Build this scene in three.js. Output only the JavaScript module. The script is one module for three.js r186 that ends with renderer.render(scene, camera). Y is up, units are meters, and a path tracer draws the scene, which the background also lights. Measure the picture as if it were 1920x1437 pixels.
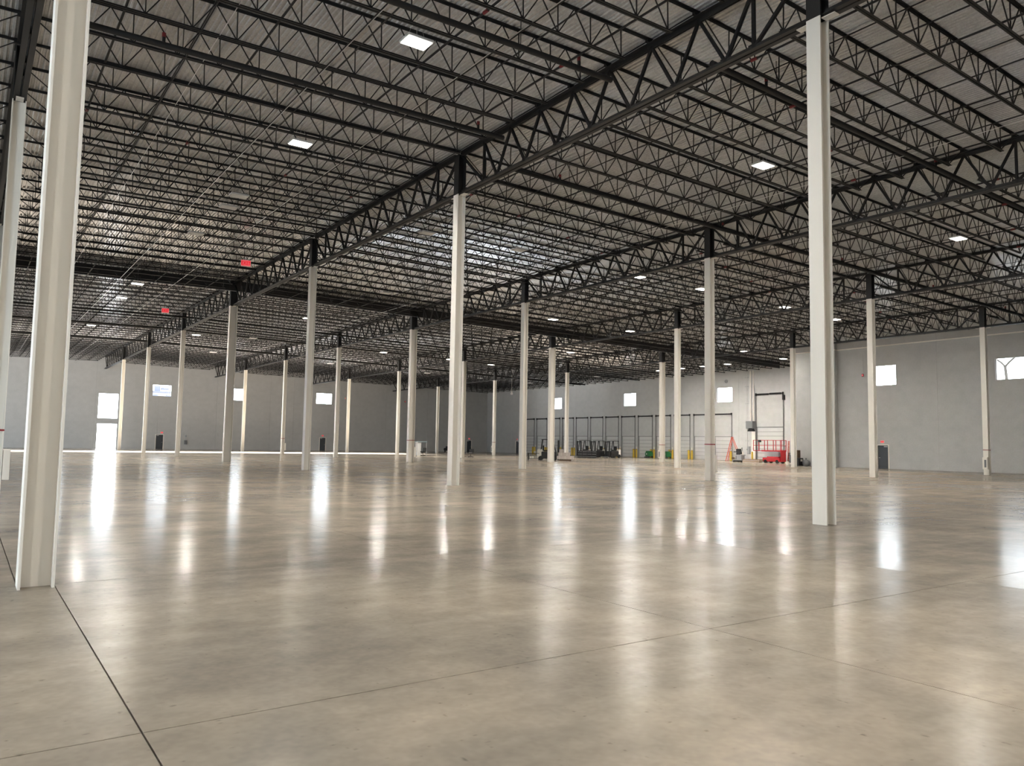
import * as THREE from 'three';
import { mergeGeometries } from 'three/addons/utils/BufferGeometryUtils.js';
import { RoundedBoxGeometry } from 'three/addons/geometries/RoundedBoxGeometry.js';
import { TextGeometry } from 'three/addons/geometries/TextGeometry.js';
import { FontLoader } from 'three/addons/loaders/FontLoader.js';
import { RectAreaLightUniformsLib } from 'three/addons/lights/RectAreaLightUniformsLib.js';

// ------------------------------------------------------------------ camera, sky, sun, daylight, exposure
// World: X runs across the column rows, Y up, distances into the hall are written Z' and stand at z = -Z'.
const scene = new THREE.Scene();
const camera = new THREE.PerspectiveCamera(2 * Math.atan(718.5 / 1452.86) * 180 / Math.PI, 1920 / 1437, 0.05, 600);
camera.position.set(-0.759, 1.716, 10.463);
camera.rotation.set(0.07807, -0.61316, 0.01727, 'YXZ');

const renderer = new THREE.WebGLRenderer({ antialias: true });
renderer.toneMapping = THREE.LinearToneMapping;
renderer.toneMappingExposure = 1.0;
renderer.shadowMap.enabled = true;
RectAreaLightUniformsLib.init();

scene.background = new THREE.Color(0.86, 0.94, 1.0);          // thin bright overcast, the same all round
scene.backgroundIntensity = 16;

const sun = new THREE.DirectionalLight(new THREE.Color(1, 0.98, 0.96), 380);
sun.position.set(-120, 13.7, -92);
sun.target.position.set(0, 0, -91);
sun.castShadow = true;
Object.assign(sun.shadow.camera, { left: -60, right: 60, top: 40, bottom: -40, near: 1, far: 260 });
sun.shadow.mapSize.set(4096, 4096);
sun.shadow.bias = -0.0005;
scene.add(sun, sun.target);

const LAMP_POWER = 820, LAMP_COLOR = new THREE.Color(1, 0.94, 0.85);
const DAYLIGHT = 26, DAY_COLOR = new THREE.Color(0.76, 0.89, 1.0);

// ------------------------------------------------------------------ measures
const SX = 15.375, SZ = 16.4592, ZEND = 115.3, XL = -17, XR = 68.6, XRB = 68.15, XD = 82, ZSTEP = 37.4, ZNEAR = -34;
const GIRDER = 1.77, DECK = 1.9;
function seatY(x, zp) {                                        // underside of the girders: the roof falls 2 % either side of its ridge
  const i = x / SX;
  return (i > 1 ? 12.238 - 0.2808 * i : 11.957 - 0.24 * (1 - i)) - 0.0666 * zp / SZ;
}
const deckY = (x, zp) => seatY(x, zp) + DECK;
const V = (x, y, zp) => new THREE.Vector3(x, y, -zp);

// ------------------------------------------------------------------ helpers
let seed = 7;
const rnd = () => { seed = (seed * 1664525 + 1013904223) >>> 0; return seed / 4294967296; };
const taken = {};
function numbered(name) { const n = taken[name] = (taken[name] ?? -1) + 1; return n ? `${name}_${String(n).padStart(3, '0')}` : name; }
function thing(name, label, category, pos = [0, 0, 0], turn = 0, group) {
  const o = new THREE.Group(); o.name = numbered(name);
  o.position.set(pos[0], pos[1], -pos[2]); o.rotation.y = turn;
  o.userData = { label, category }; if (group) o.userData.group = group;
  scene.add(o); return o;
}
function structure(name) { const o = new THREE.Group(); o.name = name; o.userData = { kind: 'structure' }; scene.add(o); return o; }
function part(parent, name, geo, mat) { const m = new THREE.Mesh(geo, mat); m.name = name; parent.add(m); return m; }
function solo(name, label, category, geo, mat, group) {
  const m = new THREE.Mesh(geo, mat); m.name = numbered(name); m.userData = { label, category }; if (group) m.userData.group = group; scene.add(m); return m;
}
const box = (w, h, d, x = 0, y = 0, z = 0) => new THREE.BoxGeometry(w, h, d).translate(x, y, z);
const rbox = (w, h, d, x = 0, y = 0, z = 0, r = 0.02) => new RoundedBoxGeometry(w, h, d, 2, r).translate(x, y, z);
const cyl = (r, h, x = 0, y = 0, z = 0, n = 14, r2 = r) => new THREE.CylinderGeometry(r2, r, h, n).translate(x, y, z);
const merge = (l) => mergeGeometries(l.map((g) => { const h = g.index ? g.toNonIndexed() : g; for (const k of Object.keys(h.attributes)) if (!['position', 'normal', 'uv'].includes(k)) h.deleteAttribute(k); return h; }));
const UNIT = new THREE.BoxGeometry(1, 1, 1), ROD = new THREE.CylinderGeometry(1, 1, 1, 10);
function barMatrix(a, b, w, h) {                               // a unit box stretched from a to b, w across and h in its own upright
  const d = new THREE.Vector3().subVectors(b, a), l = d.length(), x = d.clone().divideScalar(l);
  const ref = Math.abs(x.y) > 0.99 ? new THREE.Vector3(1, 0, 0) : new THREE.Vector3(0, 1, 0);
  const z = new THREE.Vector3().crossVectors(x, ref).normalize(), y = new THREE.Vector3().crossVectors(z, x);
  return new THREE.Matrix4().makeBasis(x.multiplyScalar(l), y.multiplyScalar(h), z.multiplyScalar(w)).setPosition(a.clone().add(b).multiplyScalar(0.5));
}
const bar = (a, b, w, h = w) => new THREE.BoxGeometry(1, 1, 1).applyMatrix4(barMatrix(a, b, w, h));
function rodMatrix(a, b, r) {
  const d = new THREE.Vector3().subVectors(b, a), l = d.length();
  return new THREE.Matrix4().compose(a.clone().add(b).multiplyScalar(0.5), new THREE.Quaternion().setFromUnitVectors(new THREE.Vector3(0, 1, 0), d.divideScalar(l)), new THREE.Vector3(r, l, r));
}
const rod = (a, b, r, n = 10) => { const l = a.distanceTo(b), g = new THREE.CylinderGeometry(r, r, l, n); return g.applyMatrix4(rodMatrix(a, b, 1).multiply(new THREE.Matrix4().makeScale(1, 1 / l, 1))); };
const v3 = (x, y, z) => new THREE.Vector3(x, y, z);
function setMatrix(m, mat) { mat.decompose(m.position, m.quaternion, m.scale); return m; }
const tube = (pts, r, n = 20, k = 8, closed = false) => new THREE.TubeGeometry(new THREE.CatmullRomCurve3(pts, closed, 'catmullrom', 0.2), n, r, k, closed);

// ------------------------------------------------------------------ textures
function lattice(n, s) { const a = new Float32Array(n * n); let q = s >>> 0; for (let i = 0; i < a.length; i++) { q = (q * 1664525 + 1013904223) >>> 0; a[i] = q / 4294967296; } return a; }
function noise(size, fx, fy, s) {                              // repeating value noise
  const n = Math.max(fx, fy), l = lattice(n, s), out = new Float32Array(size * size), sm = (t) => t * t * (3 - 2 * t);
  for (let y = 0; y < size; y++) {
    const v = y / size * fy, y0 = Math.floor(v), ty = sm(v - y0), ya = y0 % fy, yb = (y0 + 1) % fy;
    for (let x = 0; x < size; x++) {
      const u = x / size * fx, x0 = Math.floor(u), tx = sm(u - x0), xa = x0 % fx, xb = (x0 + 1) % fx;
      const p = l[ya * n + xa] * (1 - tx) + l[ya * n + xb] * tx, q = l[yb * n + xa] * (1 - tx) + l[yb * n + xb] * tx;
      out[y * size + x] = p * (1 - ty) + q * ty;
    }
  }
  return out;
}
function layers(size, list) { const out = new Float32Array(size * size); for (const [fx, fy, w, s] of list) { const a = noise(size, fx, fy, s); for (let i = 0; i < out.length; i++) out[i] += (a[i] - 0.5) * w; } return out; }
function texture(size, fn, srgb, metres) {
  const d = new Uint8Array(size * size * 4);
  for (let i = 0; i < size * size; i++) { const c = fn(i); for (let k = 0; k < 3; k++) d[i * 4 + k] = Math.max(0, Math.min(255, Math.round(c[k] * 255))); d[i * 4 + 3] = 255; }
  const t = new THREE.DataTexture(d, size, size); t.wrapS = t.wrapT = THREE.RepeatWrapping; t.magFilter = THREE.LinearFilter; t.minFilter = THREE.LinearMipmapLinearFilter; t.generateMipmaps = true;
  t.colorSpace = srgb ? THREE.SRGBColorSpace : THREE.NoColorSpace; t.repeat.set(1 / metres, 1 / metres); t.needsUpdate = true; return t;
}
const S = 1024;
const blot = layers(S, [[3, 3, 0.5, 11], [7, 7, 0.5, 12], [17, 17, 0.42, 13], [41, 41, 0.3, 14], [120, 120, 0.22, 15], [400, 400, 0.2, 16]]);
const sweep = layers(S, [[5, 23, 0.6, 21], [9, 60, 0.5, 22], [23, 140, 0.4, 23], [60, 300, 0.2, 24]]);
const swell = layers(S, [[9, 9, 0.5, 31], [26, 23, 0.4, 32], [60, 66, 0.3, 33], [150, 140, 0.14, 34]]);
const pits = layers(S, [[300, 300, 1, 41], [500, 500, 0.8, 42]]);
const floorColor = texture(S, (i) => { const t = 0.88 + blot[i] * 0.22 + sweep[i] * 0.07 - Math.max(0, pits[i] - 0.62) * 0.9; return [t, t * (0.995 - blot[i] * 0.012), t * (0.985 - blot[i] * 0.03)]; }, true, 13);
const floorRough = texture(S, (i) => { const t = Math.min(1, Math.max(0.82, 0.92 + sweep[i] * 0.16 + blot[i] * 0.12)); return [t, t, t]; }, false, 13);
const floorBump = texture(S, (i) => { const t = 0.5 + swell[i] * 0.5 + sweep[i] * 0.1; return [t, t, t]; }, false, 13);
const paintColor = texture(512, (() => { const a = layers(512, [[3, 3, 0.5, 51], [11, 11, 0.4, 52], [60, 60, 0.3, 53], [200, 200, 0.3, 54]]); return (i) => { const t = 0.95 + a[i] * 0.07; return [t, t, t]; }; })(), true, 5);
const paintBump = texture(512, (() => { const a = layers(512, [[90, 90, 0.5, 55], [220, 220, 0.6, 56]]); return (i) => { const t = 0.5 + a[i] * 0.4; return [t, t, t]; }; })(), false, 2.2);
const zinc = texture(512, (() => { const a = layers(512, [[40, 40, 0.5, 61], [120, 120, 0.5, 62], [256, 256, 0.4, 63], [6, 6, 0.3, 64]]); return (i) => { const t = 0.94 + a[i] * 0.12; return [t, t, t]; }; })(), true, 3);
const card = texture(256, (() => { const a = layers(256, [[8, 60, 0.5, 71], [90, 90, 0.4, 72]]); return (i) => { const t = 0.9 + a[i] * 0.12; return [t, t, t]; }; })(), true, 1);

// ------------------------------------------------------------------ materials
const std = (o) => new THREE.MeshStandardMaterial(o);
const rgb = (r, g, b) => new THREE.Color().setRGB(r, g, b);
const M = {};
const floorMat = (k, rough, shine) => new THREE.MeshPhysicalMaterial({ specularIntensity: shine, color: rgb(0.5 * k, 0.435 * k, 0.36 * k), map: floorColor, roughnessMap: floorRough, roughness: rough, bumpMap: floorBump, bumpScale: 0.0018 });
M.slabs = [floorMat(1, 0.19, 0.11), floorMat(0.975, 0.185, 0.11), floorMat(1.02, 0.195, 0.11)];
M.slabsDull = [floorMat(1, 0.264, 0.05), floorMat(0.98, 0.26, 0.05), floorMat(1.015, 0.268, 0.05)];
M.bed = std({ color: rgb(0.1, 0.085, 0.07), roughness: 0.95 });
M.wall = std({ color: rgb(0.52, 0.52, 0.51), map: paintColor, roughness: 0.62, bumpMap: paintBump, bumpScale: 0.0012 });
M.joint = std({ color: rgb(0.3, 0.3, 0.29), roughness: 0.9 });
M.white = std({ color: rgb(0.81, 0.775, 0.705), roughness: 0.45 });
M.black = std({ color: rgb(0.0055, 0.0055, 0.006), roughness: 0.65 });
M.dark = std({ color: rgb(0.014, 0.014, 0.0145), roughness: 0.55 });
M.deck = std({ color: rgb(0.86, 0.86, 0.86), map: zinc, metalness: 0.45, roughness: 0.2 });
M.curtain = std({ color: rgb(0.02, 0.02, 0.021), roughness: 0.6, metalness: 0.2 });
M.silver = std({ color: rgb(0.62, 0.62, 0.63), metalness: 1, roughness: 0.42 });
M.steel = std({ color: rgb(0.4, 0.4, 0.41), metalness: 0.7, roughness: 0.45 });
M.coupling = std({ color: rgb(0.13, 0.008, 0.01), roughness: 0.5 });
M.red = std({ color: rgb(0.25, 0.012, 0.016), roughness: 0.45 });
M.liftRed = std({ color: rgb(0.42, 0.01, 0.018), roughness: 0.4 });
M.ladderRed = std({ color: rgb(0.62, 0.1, 0.055), roughness: 0.5 });
M.yellow = std({ color: rgb(0.62, 0.42, 0.04), roughness: 0.5 });
M.slate = std({ color: rgb(0.045, 0.052, 0.062), roughness: 0.5 });
M.frame = std({ color: rgb(0.6, 0.6, 0.58), roughness: 0.5 });
M.glass = new THREE.MeshPhysicalMaterial({ color: 0xffffff, transmission: 1, thickness: 0, roughness: 0, ior: 1.5 });
M.lens = std({ color: rgb(0.9, 0.9, 0.85), emissive: LAMP_COLOR, emissiveIntensity: 9, roughness: 0.5 });
M.lensOff = std({ color: rgb(0.72, 0.72, 0.7), roughness: 0.4 });
M.housing = std({ color: rgb(0.6, 0.6, 0.6), roughness: 0.45, metalness: 0.2 });
M.exitFace = std({ color: rgb(0.6, 0.2, 0.2), emissive: rgb(1, 0.08, 0.11), emissiveIntensity: 0.7, roughness: 0.4 });
M.exitText = std({ color: rgb(0.7, 0.01, 0.02), emissive: rgb(0.6, 0.0, 0.012), emissiveIntensity: 0.7, roughness: 0.4 });
M.door = std({ color: rgb(0.52, 0.52, 0.51), roughness: 0.5 });
M.track = std({ color: rgb(0.14, 0.14, 0.14), metalness: 0.3, roughness: 0.5 });
M.grey = std({ color: rgb(0.3, 0.31, 0.32), roughness: 0.5 });
M.panelGrey = std({ color: rgb(0.16, 0.165, 0.17), roughness: 0.5 });
M.cardboard = std({ color: rgb(0.5, 0.36, 0.22), map: card, roughness: 0.85 });
M.wrap = std({ color: rgb(0.72, 0.63, 0.58), map: card, roughness: 0.5 });
M.wood = std({ color: rgb(0.5, 0.37, 0.24), map: card, roughness: 0.75 });
M.rubber = std({ color: rgb(0.01, 0.01, 0.01), roughness: 0.75 });
M.plastic = std({ color: rgb(0.009, 0.009, 0.01), roughness: 0.55 });
M.cream = std({ color: rgb(0.68, 0.65, 0.58), roughness: 0.5 });
M.green = std({ color: rgb(0.02, 0.16, 0.05), roughness: 0.45 });
M.brown = std({ color: rgb(0.13, 0.085, 0.05), roughness: 0.7 });
M.ground = std({ color: rgb(0.3, 0.3, 0.3), roughness: 0.95 });
M.bark = std({ color: rgb(0.035, 0.03, 0.025), roughness: 0.95 });
M.facade = std({ color: rgb(0.11, 0.11, 0.13), roughness: 0.9 });
M.facadeBlue = std({ color: rgb(0.045, 0.05, 0.085), roughness: 0.6 });
M.facadeWhite = std({ color: rgb(0.5, 0.5, 0.52), roughness: 0.8 });
M.outside = std({ color: rgb(0.55, 0.55, 0.55), roughness: 0.9 });

// ------------------------------------------------------------------ floor: concrete slabs between saw-cut joints
{
  const floor = structure('floor');
  part(floor, 'slab_bed', box(XD + 0.4 - XL + 0.3, 0.2, ZEND - ZNEAR + 0.6, (XD + XL) / 2, -0.115, -(ZEND + ZNEAR) / 2), M.bed);
  const PX = SX / 3, PZ = SZ / 3, gap = 0.006, cells = [];
  for (let i = -4; i < 16; i++) for (let k = -7; k < 21; k++) {
    let x0 = Math.max(XL, i * PX), x1 = Math.min(XD, (i + 1) * PX);
    const z0 = Math.max(ZNEAR, k * PZ + 0.05), z1 = k === 20 ? ZEND : (k + 1) * PZ + 0.05;
    if (x1 - x0 < 0.2 || (x0 > XR && z1 < ZSTEP)) continue;
    if (i === -1) x1 = k < 0 ? 0.19 : -0.17;                   // the joint meets the near column at one flange and leaves it at the other
    if (i === 0) x0 = k < 0 ? 0.19 : -0.17;
    if (i === 15) x1 = XD;
    const far = Math.hypot((x0 + x1) / 2 + 0.76, (z0 + z1) / 2 + 10.46) + ((z1 < -7 || x1 < -2) ? 300 : 0);
    cells.push({ x0, x1, z0, z1, k, i, far });
  }
  cells.sort((a, b) => a.far - b.far);
  const geoOf = (c) => {
    const g = box(c.x1 - c.x0 - 2 * gap, 0.03, c.z1 - c.z0 - 2 * gap, (c.x0 + c.x1) / 2, -0.015, -(c.z0 + c.z1) / 2), p = g.attributes.position, uv = g.attributes.uv;
    for (let q = 0; q < p.count; q++) uv.setXY(q, p.getX(q), p.getZ(q));
    return g;
  };
  const rest = [];
  cells.forEach((c, n) => { if (n < 300) part(floor, numbered('slab'), geoOf(c), (c.k < 0 && c.i < 2 ? M.slabsDull : M.slabs)[(c.i * 7 + c.k * 3 + 60) % 3]); else rest.push(geoOf(c)); });
  const m = part(floor, 'further_slabs', merge(rest), M.slabs[0]); m.userData.kind = 'stuff';
}

// ------------------------------------------------------------------ walls: tilt-up panels with joints, openings left free
function prism(a0, a1, y0, l, r, th) {                         // a runs along local x, thickness along +z
  const P = [[a0, y0, 0], [a1, y0, 0], [a1, r, 0], [a0, l, 0], [a0, y0, th], [a1, y0, th], [a1, r, th], [a0, l, th]];
  const F = [[0, 3, 2, 1], [4, 5, 6, 7], [0, 1, 5, 4], [3, 7, 6, 2], [0, 4, 7, 3], [1, 2, 6, 5]], pos = [], uv = [];
  for (const f of F) for (const k of [f[0], f[1], f[2], f[0], f[2], f[3]]) { pos.push(...P[k]); uv.push(P[k][0] + P[k][2], P[k][1]); }
  const g = new THREE.BufferGeometry(); g.setAttribute('position', new THREE.Float32BufferAttribute(pos, 3)); g.setAttribute('uv', new THREE.Float32BufferAttribute(uv, 2)); g.computeVertexNormals(); return g;
}
function cellsOf(a0, a1, openings, top, th) {
  const os = openings.filter((o) => o[1] > a0 && o[0] < a1), xs = [...new Set([a0, a1, ...os.flatMap((o) => [o[0], o[1]])])].filter((v) => v >= a0 && v <= a1).sort((p, q) => p - q), out = [];
  for (let i = 0; i + 1 < xs.length; i++) {
    const l = xs[i], r = xs[i + 1], mid = (l + r) / 2, here = os.filter((o) => o[0] < mid && o[1] > mid).sort((p, q) => p[2] - q[2]);
    let y = -0.1;
    for (const o of here) { if (o[2] > y + 0.01) out.push(prism(l, r, y, o[2], o[2], th)); y = o[3]; }
    out.push(prism(l, r, y, top(l), top(r), th));
  }
  return out;
}
function wall(name, alongX, at, outward, a0, a1, joints, openings, top, th = 0.22) {
  const w = structure(name), edges = [a0, ...joints.filter((j) => j > a0 && j < a1), a1];
  const place = (g, off, t) => (alongX ? g.translate(0, 0, outward > 0 ? -(at + off + t) : -(at - off)) : g.rotateY(Math.PI / 2).translate(outward > 0 ? at + off : at - off - t, 0, 0));
  for (let i = 0; i + 1 < edges.length; i++) {
    const l = edges[i] + (i ? 0.008 : 0), r = edges[i + 1] - (i + 2 < edges.length ? 0.008 : 0);
    part(w, i ? `panel_${String(i).padStart(3, '0')}` : 'panel', place(merge(cellsOf(l, r, openings, top, th)), 0, th), M.wall);
  }
  part(w, 'backing', place(merge(cellsOf(a0, a1, openings, top, 0.06)), th - 0.19, 0.06).translate(0, 0, 0), M.joint);
  return w;
}
const DOCKS = Array.from({ length: 13 }, (_, k) => 56.5 + 3.62 * k).map((z) => [z, z + 2.85]);
const backWindows = [[8.3, 10.8, 7.85, 9.65], [14.75, 17.45, 4.33, 8.0], [14.75, 17.45, 0, 3.62], [21.9, 24.6, 7.9, 9.65], [32.9, 35.55, 7.8, 9.7], [47.4, 50.25, 7.85, 9.7]];
const backDoors = [[22.7, 23.75, 0, 2.15], [48.28, 49.33, 0, 2.15], [77.45, 78.5, 0, 2.15]];
const dockWindows = [[56.45, 59.07, 7.72, 9.7], [74.5, 77.2, 7.74, 9.7], [92.36, 95.0, 7.75, 9.65]];
const dockDoors = [[104.6, 105.65, 0, 2.15]];
const tallDoor = [48.6, 52.6, 0, 4.3];
const rightWindows = [[27.05, 29.4, 7.67, 9.56], [15.8, 18.69, 7.63, 9.45]];
const rightDoors = [[27.92, 28.97, 0, 2.15]];
const leftWindows = [[-9, 1, 0, 4.6], [85, 96, 0, 8]];
const up = 0.25;
wall('wall_back', true, ZEND, 1, XL, XD, [-2.5, 5.9, 14.4, 22.85, 31.3, 39.7, 43.6, 52, 60.4, 68.8, 76.4], [...backWindows, ...backDoors], (x) => deckY(x, ZEND) + up);
wall('wall_dock', false, XD, 1, ZSTEP - 0.22, ZEND + 0.22, [46.2, 55.4, 66.9, 77.8, 88.6, 99.4, 107], [...dockWindows, ...dockDoors, tallDoor, ...DOCKS.map(([a, b]) => [a, b, 0, 3.1])], (z) => deckY(XD, z) + up);
wall('wall_right', false, XR, 1, ZNEAR, 32.9, [-26, -18, -10, -1.7, 6.5, 14.7, 23.4], [...rightWindows, ...rightDoors], (z) => deckY(XR, z) + up);
wall('wall_pilaster', false, XRB, 1, 32.9, ZSTEP, [], [], (z) => deckY(XRB, z) + up, 0.67);
wall('wall_step', true, ZSTEP, -1, XRB + 0.67, XD, [], [], (x) => deckY(x, ZSTEP) + up);
wall('wall_left', false, XL, -1, ZNEAR, ZEND, [-26, -18, -10, 2, 14, 24, 36, 48, 60, 72, 83.6, 98], leftWindows, (z) => deckY(XL, z) + up);
wall('wall_front', true, ZNEAR, -1, XL, XR + 0.2, [-5, 8, 21, 34, 47, 60], [], (x) => deckY(x, ZNEAR) + up);
{ // ledger angle that carries the deck along the right wall, just under the roof
  const t = structure('trim_1');
  const L = (x, z0, z1) => bar(V(x - 0.04, seatY(x, z0) + 0.52, z0), V(x - 0.04, seatY(x, z1) + 0.52, z1), 0.08, 0.1);
  part(t, 'ledger', merge([L(XR, ZNEAR, 32.86), L(XRB, 32.9, ZSTEP), bar(V(XRB - 0.08, seatY(XRB, 32.86) + 0.52, 32.86), V(XR, seatY(XR, 32.86) + 0.52, 32.86), 0.08, 0.1)]), M.white);
}

// ------------------------------------------------------------------ windows and personnel doors
let nw = 0, nd = 0;
function windowIn(alongX, at, [a0, a1, y0, y1], across = [], lines = []) {
  const w = structure(`window_${++nw}`), f = 0.05;
  const P = (a, y) => (alongX ? V(a, y, at) : V(at, y, a));
  const bars = [bar(P(a0, y0 + f / 2), P(a1, y0 + f / 2), 0.1, f), bar(P(a0, y1 - f / 2), P(a1, y1 - f / 2), 0.1, f), bar(P(a0 + f / 2, y0), P(a0 + f / 2, y1), 0.1, 0.1), bar(P(a1 - f / 2, y0), P(a1 - f / 2, y1), 0.1, 0.1)];
  part(w, 'window_frame', merge(bars), M.frame);
  for (const a of across) part(w, 'mullion', bar(P(a, y0), P(a, y1), 0.08, 0.08), M.frame);
  for (const y of lines) part(w, 'transom', bar(P(a0, y), P(a1, y), 0.08, 0.08), M.frame);
  const g = new THREE.PlaneGeometry(a1 - a0, y1 - y0); if (!alongX) g.rotateY(-Math.PI / 2);
  part(w, 'glass_pane', g.translate(...P((a0 + a1) / 2, (y0 + y1) / 2).toArray()), M.glass);
}
for (const o of backWindows) windowIn(true, ZEND + 0.12, o);
for (const o of dockWindows) windowIn(false, XD + 0.12, o);
for (const o of rightWindows) windowIn(false, XR + 0.12, o);
for (const o of leftWindows) windowIn(false, XL - 0.12, o, [o[0] + 3.7, o[0] + 7.4], [2.6]);
function doorIn(alongX, at, inward, [a0, a1, , y1]) {
  const d = structure(`door_${++nd}`), P = (a, y, off) => (alongX ? V(a, y, at - inward * off) : V(at - inward * off, y, a));
  part(d, 'door_frame', merge([bar(P(a0 - 0.03, -0.02, -0.01), P(a0 - 0.03, y1 + 0.06, -0.01), 0.1, 0.1), bar(P(a1 + 0.03, -0.02, -0.01), P(a1 + 0.03, y1 + 0.06, -0.01), 0.1, 0.1), bar(P(a0, y1 + 0.03, -0.01), P(a1, y1 + 0.03, -0.01), 0.1, 0.07)]), M.white);
  part(d, 'door_leaf', alongX ? box(a1 - a0 - 0.07, y1 - 0.03, 0.05, (a0 + a1) / 2, y1 / 2, -(at + inward * 0.1)) : box(0.05, y1 - 0.03, a1 - a0 - 0.07, at + inward * 0.1, y1 / 2, -(a0 + a1) / 2), M.slate);
  part(d, 'door_stop', alongX ? box(a1 - a0 + 0.12, y1 + 0.12, 0.03, (a0 + a1) / 2, y1 / 2, -(at + inward * 0.235)) : box(0.03, y1 + 0.12, a1 - a0 + 0.12, at + inward * 0.235, y1 / 2, -(a0 + a1) / 2), M.rubber);
  const h = a1 - 0.12;
  part(d, 'lever_handle', merge([bar(P(h, 1, 0.0), P(h - 0.13, 1, 0.0), 0.03), bar(P(h, 1, -0.08), P(h, 1, 0.0), 0.025)]), M.silver);
  part(d, 'door_closer', bar(P(a0 + 0.1, y1 - 0.12, -0.03), P(a0 + 0.42, y1 - 0.12, -0.03), 0.06, 0.07), M.silver);
  part(d, 'kick_line', bar(P(a0 + 0.06, 0.22, -0.068), P(a1 - 0.06, 0.22, -0.068), 0.01, 0.02), M.dark);
}
for (const o of backDoors) doorIn(true, ZEND, 1, o);
for (const o of rightDoors) doorIn(false, XR, 1, o);
for (const o of dockDoors) doorIn(false, XD, 1, o);

// ------------------------------------------------------------------ daylight that the tall glazing of the left wall lets in (sky seen from the hall, outside the frame)
for (const [a0, a1, , y1] of leftWindows) {
  const l = new THREE.RectAreaLight(DAY_COLOR, DAYLIGHT, a1 - a0 - 0.2, y1 - 0.2);
  l.position.set(XL + 0.06, y1 / 2, -(a0 + a1) / 2); l.rotation.y = -Math.PI / 2; scene.add(l);
}

// ------------------------------------------------------------------ ceiling: ribbed galvanised deck
{
  const c = structure('ceiling'), pitch = 0.1524, prof = [[0, 0], [0.05, 0], [0.067, 0.045], [0.1354, 0.045]];
  const sheet = (x0, x1, z0, z1, flat) => {
    const xs = [];
    if (flat) { for (const x of [x0, ...(x0 < SX && x1 > SX ? [SX] : []), x1]) xs.push([x, 0.2]); }
    else { for (let x = x0; x < x1; x += pitch) for (const [dx, dy] of prof) xs.push([x + dx, dy]); xs.push([x1, 0]); }
    const pos = [], uv = [];
    for (let i = 0; i + 1 < xs.length; i++) {
      const [xa, ya] = xs[i], [xb, yb] = xs[i + 1];
      const q = [V(xa, deckY(xa, z0) + ya, z0), V(xb, deckY(xb, z0) + yb, z0), V(xb, deckY(xb, z1) + yb, z1), V(xa, deckY(xa, z1) + ya, z1)];
      for (const k of [0, 2, 1, 0, 3, 2]) { pos.push(...q[k].toArray()); uv.push(q[k].x, q[k].z); }
    }
    const g = new THREE.BufferGeometry(); g.setAttribute('position', new THREE.Float32BufferAttribute(pos, 3)); g.setAttribute('uv', new THREE.Float32BufferAttribute(uv, 2)); g.computeVertexNormals(); return g;
  };
  const cut = (a, b, n) => Array.from({ length: n }, (_, k) => [a + (b - a) * k / n, a + (b - a) * (k + 1) / n]);
  part(c, 'ribbed_deck', merge([...cut(ZNEAR - 0.2, ZEND + 0.2, 14).map(([a, b]) => sheet(XL - 0.2, XR + 0.2, a, b)), ...cut(ZSTEP - 0.2, ZEND + 0.2, 7).map(([a, b]) => sheet(XR + 0.2, XD + 0.2, a, b))]), M.deck);
  part(c, 'roofing', merge([sheet(XL - 0.2, XR + 0.2, ZNEAR - 0.2, ZEND + 0.2, true), sheet(XR + 0.2, XD + 0.2, ZSTEP - 0.2, ZEND + 0.2, true)]), M.dark);
}

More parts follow.
